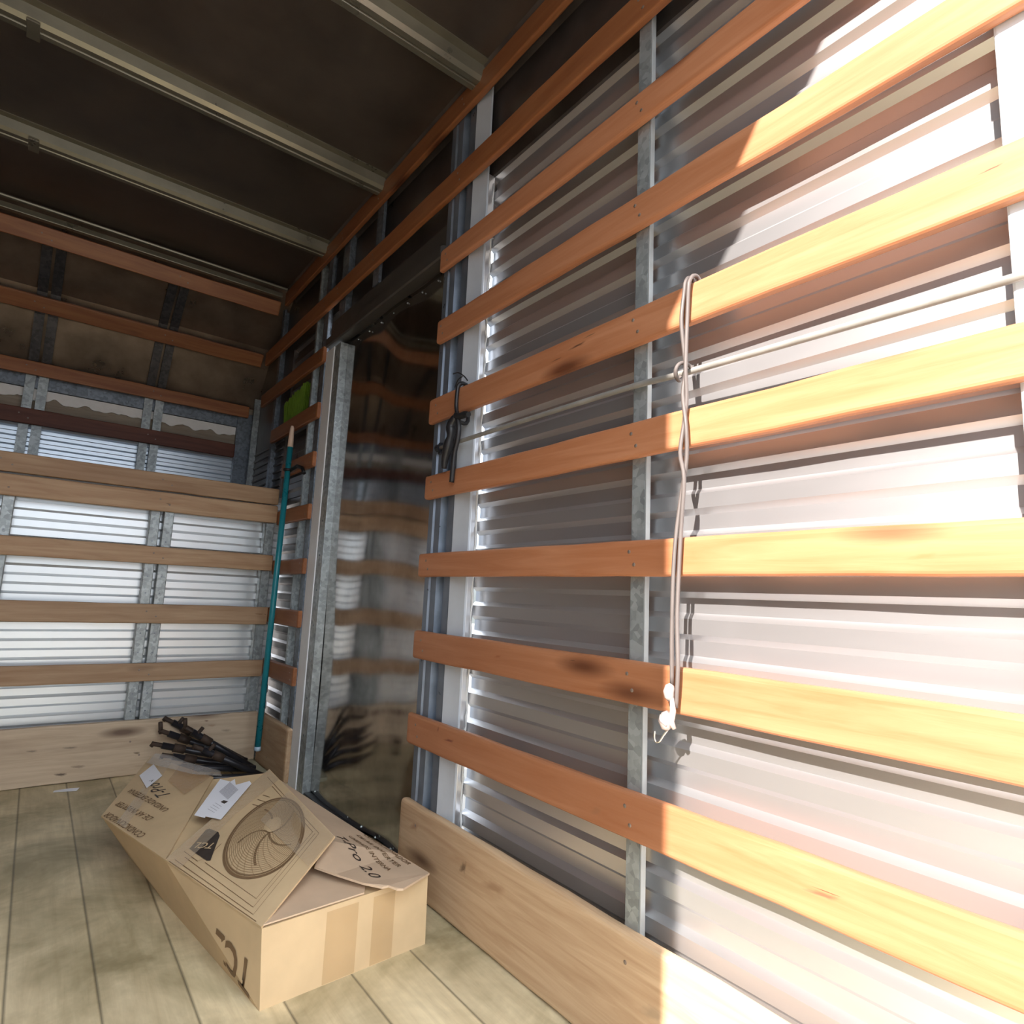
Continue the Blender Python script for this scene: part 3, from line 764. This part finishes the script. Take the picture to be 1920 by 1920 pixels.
# ------------------------------------------------------------------ black steel bars on the floor in the corner
rnd = random.Random(21)
BARL = ['black steel bar leaning highest against the front board, topmost of the heap',
        'second black steel bar down, ending just left of the highest bar',
        'black steel bar whose hooked end sticks out furthest to the left',
        'black steel bar with its end short and right of the highest bar',
        'black steel bar low on the left side of the heap, above the two lowest',
        'black steel bar second from the floor on the left side of the heap',
        'black steel bar with the rightmost hooked end, in the middle of the heap',
        'lowest black steel bar of the heap, nearest the cardboard box']
for k in range(8):
    yy = 3.375 - 0.050 * k
    zl = [-0.655, -0.695, -0.735, -0.675, -0.765, -0.80, -0.725, -0.83][k]
    xl = [0.60, 0.58, 0.55, 0.66, 0.58, 0.56, 0.68, 0.62][k]
    a = Vector((xl, yy, zl)); b = Vector((0.945 - 0.01 * (k % 3), yy - 0.015, -0.868 + 0.012 * (k % 3)))
    t = empty('steel_bar', (a.x, a.y, a.z + H)); tag(t, BARL[k], 'bar', 'black steel bars in the corner')
    d = (b - a).normalized()
    bm = bmesh.new(); tube(bm, [a, b], 0.0145, 10); obj('bar', bm, BLACKM, t, True)
    bm = bmesh.new(); upv = Vector((0, -.25, 1)).normalized() * (1 if k % 2 else -.35)
    tube(bm, [a + d * .03, a - d * .045], 0.010, 8); tube(bm, [a - d * .035 - upv * .012, a - d * .045 + upv * .038], 0.009, 8)
    if k % 3 == 0: tube(bm, [a + d * .02 - Vector((0, 0, .01)), a + d * .05 + Vector((0, -.01, .045))], 0.009, 8)
    obj('hook', bm, RUST, t, True)
    bm = bmesh.new(); tube(bm, [a + d * .05, a + d * .10], 0.0185, 10); obj('sleeve', bm, RUST, t, True)
bm = bmesh.new(); box(bm, 0.925, 0.985, 2.90, 3.37, -0.883, -0.865, 0.002)
tag(obj('wooden_lath', bm, plain('grey_green_lath', (0.34, 0.33, 0.24), 0.6)), 'flat grey green lath on the floor between black bars and side door', 'lath')
bm = bmesh.new()
v = [bm.verts.new(p) for p in ((0.165, 3.27, .003), (0.245, 3.245, .004), (0.255, 3.262, .010), (0.21, 3.285, .006), (0.17, 3.29, .003))]
f = bm.faces.new(v); r = bmesh.ops.extrude_face_region(bm, geom=[f])
for e in r['geom']:
    if isinstance(e, bmesh.types.BMVert): e.co.z += 0.0012
bmesh.ops.recalc_face_normals(bm, faces=bm.faces)
tag(obj('paper_scrap', bm, PAPER), 'small pale paper scrap on the floor by the front board', 'scrap')

# ------------------------------------------------------------------ cardboard box
V = Vector
A_ = V((.483, 1.430, ZF)); B_ = V((.900, 1.462, ZF)); R1b = V((.905, 1.77, ZF)); R2b = V((.87, 2.40, ZF)); Tb = V((.60, 2.84, ZF)); Lb = V((.35, 2.42, ZF)); K1b = V((.398, 2.02, ZF))
P1 = V((.470, 1.429, -.716)); P2 = V((.705, 1.627, -.640)); K3 = V((.719, 2.255, -.620)); K1 = V((.349, 1.851, -.700))
K2 = V((.573, 2.391, -.660)); T_ = V((.440, 2.821, -.670)); L_ = V((.249, 2.344, -.720))
Dp = V((.897, 1.463, -.718)); R1 = V((.870, 1.766, -.717)); R2 = V((.790, 2.228, -.684))
CB = empty('cardboard_box', (0.62, 2.0, 0)); tag(CB, 'crushed brown cardboard carton with a printed fan, lying on the floor', 'box')

def poly_body(faces, name, mat):
    bm = bmesh.new(); vm = {}
    def g(p):
        k = tuple(round(c, 5) for c in p)
        if k not in vm: vm[k] = bm.verts.new((p[0], p[1], p[2] + H))
        return vm[k]
    for f in faces: bm.faces.new([g(p) for p in f])
    bmesh.ops.recalc_face_normals(bm, faces=bm.faces)
    bmesh.ops.triangulate(bm, faces=[f for f in bm.faces if len(f.verts) > 3])
    return obj(name, bm, mat, CB)
dn = V((0, 0, -.006))
P1d, K1d, L_d, T_d, K2d, K3d = P1 + V((.002, .002, -.005)), K1 + V((.003, 0, -.006)), L_ + V((.004, .002, -.006)), T_ + dn, K2 + dn * 1.3, K3 + dn * 2
P2low = V((.705, 1.627, -.722)); Q = V((.70, 1.447, -.7185))
Mid = V((.66, 1.95, -.72))
R1d, R2d = R1 + dn, R2 + dn
Cn = V((.64, 2.62, -.72))
top_faces = [(P1d, Q, P2low), (Q, Dp, R1d), (Q, R1d, P2low), (P1d, P2low, Mid), (P1d, Mid, K1d), (P2low, R1d, Mid), (R1d, R2d, Mid), (Mid, R2d, K3d), (K1d, Mid, K2d), (Mid, K3d, K2d), (K1d, K2d, T_d), (K1d, T_d, L_d)]
sides = [(A_, B_, Dp, Q, P1d), (B_, R1b, R1d, Dp), (R1b, R2b, R2d, R1d), (R2b, Tb, T_d, K2d), (R2b, K2d, K3d), (R2b, K3d, R2d), (Tb, Lb, L_d, T_d), (Lb, K1b, K1d, L_d), (K1b, A_, P1d, K1d)]
bottom = [(A_, K1b, Lb, Tb, R2b, R1b, B_)]
poly_body(top_faces + sides + bottom, 'body', CARD)

def sheet(pts, th, name, mat, sub=10, bulge=0.0, rough_edge=0.0, seed=1, edge_mat=None, label=None, parent=None):
    """bilinear quad of card with thickness"""
    a, b, c, d = pts; rnd = random.Random(seed)
    bm = bmesh.new(); n = sub
    def S_(u, v):
        p = a * (1 - u) * (1 - v) + b * u * (1 - v) + c * u * v + d * (1 - u) * v
        return p + V((0, 0, H + bulge * math.sin(math.pi * u) * math.sin(math.pi * v)))
    nrm = (b - a).cross(d - a).normalized()
    if nrm.z < 0: nrm = -nrm
    top = []; bot = []
    for j in range(n + 1):
        tr = []; br_ = []
        for i in range(n + 1):
            p = S_(i / n, j / n)
            if rough_edge and (i in (0, n) or j in (0, n)): p += V((rnd.uniform(-1, 1), rnd.uniform(-1, 1), 0)) * rough_edge
            tr.append(bm.verts.new(p)); br_.append(bm.verts.new(p - nrm * th))
        top.append(tr); bot.append(br_)
    for j in range(n):
        for i in range(n):
            bm.faces.new((top[j][i], top[j][i + 1], top[j + 1][i + 1], top[j + 1][i]))
            bm.faces.new((bot[j][i], bot[j + 1][i], bot[j + 1][i + 1], bot[j][i + 1]))
    for i in range(n):
        for (x0, y0, x1, y1) in ((i, 0, i + 1, 0), (i, n, i + 1, n), (0, i, 0, i + 1), (n, i, n, i + 1)):
            f = bm.faces.new((top[y0][x0], top[y1][x1], bot[y1][x1], bot[y0][x0])); f.material_index = 1
    bmesh.ops.recalc_face_normals(bm, faces=bm.faces)
    return obj(name, bm, [mat, edge_mat or CARD_L], parent or CB)

panel = sheet((P1, P2, K3, K1), 0.005, 'printed_panel', CARD, 12, 0.004, seed=2)
panel2 = sheet((K1 + V((0, 0, .0005)), K2, T_, L_), 0.005, 'text_panel', CARD, 12, 0.006, seed=3)
# torn flap at the right
def poly_sheet(pts, th, name, mat, edge=CARD_L, parent=None):
    bm = bmesh.new()
    top = [bm.verts.new(p + V((0, 0, H))) for p in pts]; bot = [bm.verts.new(p + V((0, 0, H - th))) for p in pts]
    bm.faces.new(top); bm.faces.new(bot[::-1])
    n = len(pts)
    for i in range(n):
        f = bm.faces.new((top[i], bot[i], bot[(i + 1) % n], top[(i + 1) % n])); f.material_index = 1
    bmesh.ops.recalc_face_normals(bm, faces=bm.faces)
    bmesh.ops.triangulate(bm, faces=[f for f in bm.faces if len(f.verts) > 4])
    return obj(name, bm, [mat, edge], parent or CB)
q1 = V((.712, 1.650, -.662)); q2 = V((.643, 1.594, -.690)); q3 = V((.729, 1.435 + .03, -.697)); q4 = V((.784, 1.389 + .02, -.702))
flap_pts = [K3 + V((-.01, 0, -.006)), q1 + V((-.01, .02, 0)), q2, V((.672, 1.527, -.690)), V((.715, 1.462, -.696)), V((.748, 1.425, -.699)), V((.762, 1.420, -.697)), V((.776, 1.402, -.701)), V((.790, 1.397, -.702)), Dp + V((.002, -.004, .005)), V((.886, 1.60, -.713)), R1 + V((0, 0, .002)), R2 + V((0, 0, .002))]
flap = poly_sheet(flap_pts, 0.005, 'torn_flap', CARD_P)
# inner flap edge showing at the front
bm_ = [V((.475, 1.432, -.7135)), V((.715, 1.4515, -.7135)), V((.728, 1.475, -.7125)), V((.700, 1.60, -.7135)), V((.60, 1.70, -.7135))]
poly_sheet(bm_, 0.0035, 'inner_flap', CARD_P)

# mapping of flat artwork onto a quad
from mathutils.bvhtree import BVHTree
_bvh = {}
def snap(p, n, parent, lift):
    """drop a world point onto the surface of its parent sheet along -n"""
    if parent.name not in _bvh:
        base = Vector(); q = parent
        while q is not None: base += q.location; q = q.parent
        _bvh[parent.name] = BVHTree.FromPolygons([v.co + base for v in parent.data.vertices], [tuple(f.vertices) for f in parent.data.polygons])
    hit = _bvh[parent.name].ray_cast(p + n * 0.06, -n, 0.12)
    return (hit[0] + n * lift) if hit[0] is not None else p + n * lift
def quad_pt(Q, u, v, lift):
    a, b, c, d = Q
    p = a * (1 - u) * (1 - v) + b * u * (1 - v) + c * u * v + d * (1 - u) * v
    n = (b - a).cross(d - a).normalized()
    return p + n * lift
def text_on(Q, s, u0, v0, u1, v1, hgt, mat, name, parent, lift=0.0015, bulge=0.0, shear=0.0, bold=0.0):
    """text whose baseline runs from (u0,v0) to (u1,v1); hgt = cap height in metres; drawn in the surface"""
    cu = bpy.data.curves.new('t', 'FONT'); cu.body = s; cu.offset = bold; cu.shear = shear; cu.resolution_u = 3
    to = bpy.data.objects.new('t', cu); COL.objects.link(to)
    bpy.context.view_layer.update()
    me = bpy.data.meshes.new_from_object(to.evaluated_get(bpy.context.evaluated_depsgraph_get()))
    bpy.data.objects.remove(to)
    xs = [v.co.x for v in me.vertices]; x0, x1 = min(xs), max(xs)
    a = quad_pt(Q, u0, v0, 0); b = quad_pt(Q, u1, v1, 0); ex = (b - a)
    n = (Q[1] - Q[0]).cross(Q[3] - Q[0]).normalized()
    L = ex.length; exn = ex.normalized(); ey = n.cross(exn)
    bm = bmesh.new(); bm.from_mesh(me)
    for v in bm.verts:
        tt = (v.co.x - x0) / (x1 - x0)
        yy = v.co.y / 0.70 * hgt
        # solve position on the warped quad: walk from the baseline point
        base_u = u0 + (u1 - u0) * tt; base_v = v0 + (v1 - v0) * tt
        e_u = quad_pt(Q, base_u + .01, base_v, 0) - quad_pt(Q, base_u - .01, base_v, 0)
        e_v = quad_pt(Q, base_u, base_v + .01, 0) - quad_pt(Q, base_u, base_v - .01, 0)
        e_u /= .02; e_v /= .02
        # express ey*yy in e_u,e_v
        d = ey * yy
        guu = e_u.dot(e_u); guv = e_u.dot(e_v); gvv = e_v.dot(e_v); bu = d.dot(e_u); bv = d.dot(e_v)
        det = guu * gvv - guv * guv
        du = (bu * gvv - bv * guv) / det; dv = (bv * guu - bu * guv) / det
        uu, vv = base_u + du, base_v + dv
        p = quad_pt(Q, uu, vv, 0)
        if bulge: p = p + V((0, 0, bulge * math.sin(math.pi * max(0, min(1, uu))) * math.sin(math.pi * max(0, min(1, vv)))))
        v.co = snap(p + V((0, 0, H)), n, parent, lift)
    bmesh.ops.triangulate(bm, faces=bm.faces)
    bpy.data.meshes.remove(me)
    return obj(name, bm, mat, parent)
def strokes_on(Q, lines, w, mat, name, parent, lift=0.0014, bulge=0.0, snp=True):
    """polylines of width w (metres) drawn in the surface"""
    bm = bmesh.new(); n = (Q[1] - Q[0]).cross(Q[3] - Q[0]).normalized()
    for ln in lines:
        P = []
        for (u, v) in ln:
            p = quad_pt(Q, u, v, lift) + V((0, 0, H))
            if bulge: p.z += bulge * math.sin(math.pi * u) * math.sin(math.pi * v)
            if snp and parent.name.startswith('printed_panel'): p = snap(p, n, parent, lift)
            P.append(p)
        Ls = []; 
        for i, p in enumerate(P):
            t = (P[min(i + 1, len(P) - 1)] - P[max(i - 1, 0)]).normalized(); s = n.cross(t) * w / 2
            Ls.append((bm.verts.new(p + s), bm.verts.new(p - s)))
        for a, b in zip(Ls, Ls[1:]): bm.faces.new((a[0], b[0], b[1], a[1]))
    for f in bm.faces:
        if f.normal.z < 0: f.normal_flip()
    return obj(name, bm, mat, parent)
def fill_on(Q, pts, mat, name, parent, lift=0.0016, bulge=0.0):
    bm = bmesh.new(); vs = []
    for u, v in pts:
        p = quad_pt(Q, u, v, lift) + V((0, 0, H)); p.z += bulge * math.sin(math.pi * max(0, min(1, u))) * math.sin(math.pi * max(0, min(1, v)))
        vs.append(bm.verts.new(p))
    f = bm.faces.new(vs); bm.normal_update()
    if f.normal.z < 0: f.normal_flip()
    return obj(name, bm, mat, parent)

QF = (P1, P2, K3, K1); QT = (K1, K2, T_, L_)
BF = 0.004; BT = 0.006
# fan drawing
cx, cy, ru, rv = 0.555, 0.455, 0.395, 0.300; hx, hy = 0.645, 0.480
rings = []
for k in range(1, 23):
    f = k / 22.0
    ccx = hx + (cx - hx) * f; ccy = hy + (cy - hy) * f
    a_, b_ = 0.085 + (ru - 0.085) * f, 0.062 + (rv - 0.062) * f
    rings.append([(ccx + a_ * math.cos(t * math.pi / 32), ccy + b_ * math.sin(t * math.pi / 32)) for t in range(65)])
strokes_on(QF, rings, 0.0016, INKF, 'fan_drawing', panel, bulge=BF)
spokes = []
for k in range(26):
    a0 = k * 2 * math.pi / 26
    spokes.append([(hx + (cx - hx) * f + (0.085 + (ru - .085) * f) * math.cos(a0 + .9 * f), hy + (cy - hy) * f + (0.062 + (rv - .062) * f) * math.sin(a0 + .9 * f)) for f in [i / 8 for i in range(9)]])
strokes_on(QF, spokes, 0.0011, INKF, 'fan_drawing', panel, lift=0.0016, bulge=BF)
strokes_on(QF, [[(cx + ru * k * math.cos(t * math.pi / 40), cy + rv * k * math.sin(t * math.pi / 40)) for t in range(81)] for k in (1.0, .985, .97, .93)], 0.0030, INKB, 'fan_drawing', panel, lift=0.0017, bulge=BF)
for q in range(5):
    a0 = q * 2 * math.pi / 5 + 0.35
    blade = [(hx + .06 * math.cos(a0), hy + .045 * math.sin(a0))]
    for i in range(9): blade.append((cx + .02 + (.30 * i / 8) * math.cos(a0 + .10 * i), cy + (.225 * i / 8) * math.sin(a0 + .10 * i)))
    strokes_on(QF, [blade], 0.006, INKB, 'fan_drawing', panel, lift=0.0012, bulge=BF)
fill_on(QF, [(hx + .072 * math.cos(t * math.pi / 16), hy + .054 * math.sin(t * math.pi / 16)) for t in range(32)], CARD, 'fan_hub', panel, lift=0.0022, bulge=BF)
# unit outline frames
strokes_on(QF, [[(.03, .93), (.035, .10), (.90, .115), (.93, .93)], [(.075, .88), (.075, .135), (.87, .14)], [(.12, .70), (.135, .16), (.865, .165), (.90, .80)], [(.10, .93), (.10, .76), (.16, .72), (.28, .72)], [(.005, .96), (.008, .05)]], 0.0017, INKB, 'unit_outline', panel, bulge=BF)
strokes_on(QF, [[(.66 + .06 * k, .80), (.69 + .06 * k, .72)] for k in range(3)], 0.003, INKB, 'unit_outline', panel, bulge=BF)
# logo patch (upside down for the viewer)
fill_on(QF, [(.13, .93 - .02), (.135, .70), (.15, .675), (.315, .79), (.33, .83), (.31, .93), (.29, .945)], INK, 'logo_patch', panel, lift=0.0018, bulge=BF)
text_on(QF, 'TCL', .262, .752, .19, .900, .026, CARD, 'logo_text', panel, lift=0.0026, bulge=BF, bold=.01)

# text panel (upside down)
text_on(QT, 'CONDICIONADOR', .085, .33, .075, .93, .020, INKB, 'printed_text', panel2, bulge=BT, bold=.01)
text_on(QT, 'DE AR INVERTER', .25, .37, .235, .90, .020, INKB, 'printed_text', panel2, bulge=BT, bold=.01)
text_on(QT, 'UNIDADE EXTERNA', .40, .26, .435, .88, .020, INKB, 'printed_text', panel2, bulge=BT, bold=.01)
text_on(QT, 'T-Pro', .56, .36, .64, .62, .040, INK, 'printed_text', panel2, bulge=BT, shear=.3, lift=.0016)
# side text
QS = (A_, P1, K1, K1b)
text_on(QS, 'TCL', .47, .055, .60, .36, .075, INKB, 'printed_text', bpy.data.objects['body'], lift=0.0015, bold=.02)
# flap text
QP = (V((.728, 1.44, -.696)), V((.893, 1.46, -.713)), V((.866, 1.76, -.713)), V((.716, 1.70, -.672)))
text_on(QP, 'CONDICIONADOR', .95, 1.06, .90, .22, .014, INKB, 'printed_text', flap, lift=.0015, bold=.01)
text_on(QP, 'DE AR INVERTER', .74, 1.04, .70, .22, .014, INKB, 'printed_text', flap, lift=.0015, bold=.01)
text_on(QP, 'UNIDADE INTERNA', .50, 1.02, .48, .20, .014, INKB, 'printed_text', flap, lift=.0015, bold=.01)
text_on(QP, 'T-Pro 2.0', .20, 1.02, .12, .12, .026, INK, 'printed_text', flap, lift=.0015, shear=.3)

# labels
def label_sheet(Q, pts, name, parent, bulge, lift=.003):
    bm = bmesh.new(); n = (Q[1] - Q[0]).cross(Q[3] - Q[0]).normalized(); vs = []
    for u, v in pts:
        p = quad_pt(Q, u, v, lift) + V((0, 0, H)); p.z += bulge * math.sin(math.pi * max(0, min(1, u))) * math.sin(math.pi * max(0, min(1, v)))
        vs.append(bm.verts.new(p))
    f = bm.faces.new(vs); r = bmesh.ops.extrude_face_region(bm, geom=[f])
    for e in r['geom']:
        if isinstance(e, bmesh.types.BMVert): e.co += n * 0.0008
    bmesh.ops.recalc_face_normals(bm, faces=bm.faces)
    return obj(name, bm, PAPER, parent)
lb1 = label_sheet(QF, [(.303, 1.139), (.335, 1.03), (.345, 1.04), (.398, .894), (.77, .978), (.775, 1.02), (.72, 1.06), (.67, 1.10), (.70, 1.17), (.66, 1.18), (.62, 1.30)], 'shipping_label', CB, 0, .010)
strokes_on(QF, [[(.54, 1.02 + k * .012), (.655, 1.03 + k * .012)] for k in range(0, 13)], 0.0026, GREYINK, 'barcode', lb1, lift=.0115)
strokes_on(QF, [[(.515, 1.0), (.50, 1.05)]], 0.014, INK, 'printed_mark', lb1, lift=.0115)
strokes_on(QF, [[(.47 - k * .022, 1.0), (.46 - k * .022, 1.09)] for k in range(4)], 0.0012, GREYINK, 'small_print', lb1, lift=.0115)
lb2 = label_sheet(QT, [(.50, .695), (.74, .625), (.87, .86), (.63, .925)], 'white_sticker', CB, BT, .003)
strokes_on(QT, [[(.60, .70), (.635, .695), (.60, .735)]], 0.004, INK, 'printed_mark', lb2, lift=.0042, bulge=BT)

# packing tape and film
def tape(Q, pts, mat, name, bulge, lift=.0045):
    return fill_on(Q, pts, mat, name, CB, lift, bulge)
tape(QF, [(.0, .82), (.0, .99), (.985, .99), (.985, .80), (.5, .84)], TAPE, 'packing_tape', BF)
tape(QF, [(.60, .0), (.60, .60), (.98, .62), (.99, .0)], TAPE, 'packing_tape', BF)
tape(QT, [(.62, .20), (.99, .02), (.99, .50), (.70, .50)], TAPE_O, 'packing_tape', BT)
tape(QT, [(.02, .60), (.99, .64), (.99, .78), (.02, .74)], TAPE, 'packing_tape', BT)
bm = bmesh.new()
pts = [K2 + V((.02, -.03, .008)), K2 + V((.03, .05, .006)), T_ + V((.10, -.20, .004)), T_ + V((.06, -.07, .012)), T_ + V((.012, -.01, .012)), T_ + V((-.03, -.12, .006)), K2 + V((-.06, .04, .008))]
vs = [bm.verts.new(p + V((0, 0, H))) for p in pts]; c0 = bm.verts.new(sum(pts, V()) / len(pts) + V((0, 0, H + .012)))
for i in range(len(vs)): bm.faces.new((vs[i], vs[(i + 1) % len(vs)], c0))
obj('plastic_film', bm, FILM, CB, True)
# tape round the near end of the front face
bm = bmesh.new(); 
for (xa, xb) in ((.62, .70), (.74, .80)):
    a = A_ + (B_ - A_) * ((xa - .483) / .417); b = A_ + (B_ - A_) * ((xb - .483) / .417)
    o_ = V((0, -.0012, 0))
    v = [bm.verts.new(p) for p in (a + o_ + V((0, 0, H + .002)), b + o_ + V((0, 0, H + .002)), b + o_ + V((0, 0, H + .155)), a + o_ + V((0, 0, H + .155)))]
    bm.faces.new(v)
obj('packing_tape', bm, tape_mat('faint_tape', 0.22, (0.52, 0.32, 0.12), 0.3), CB)
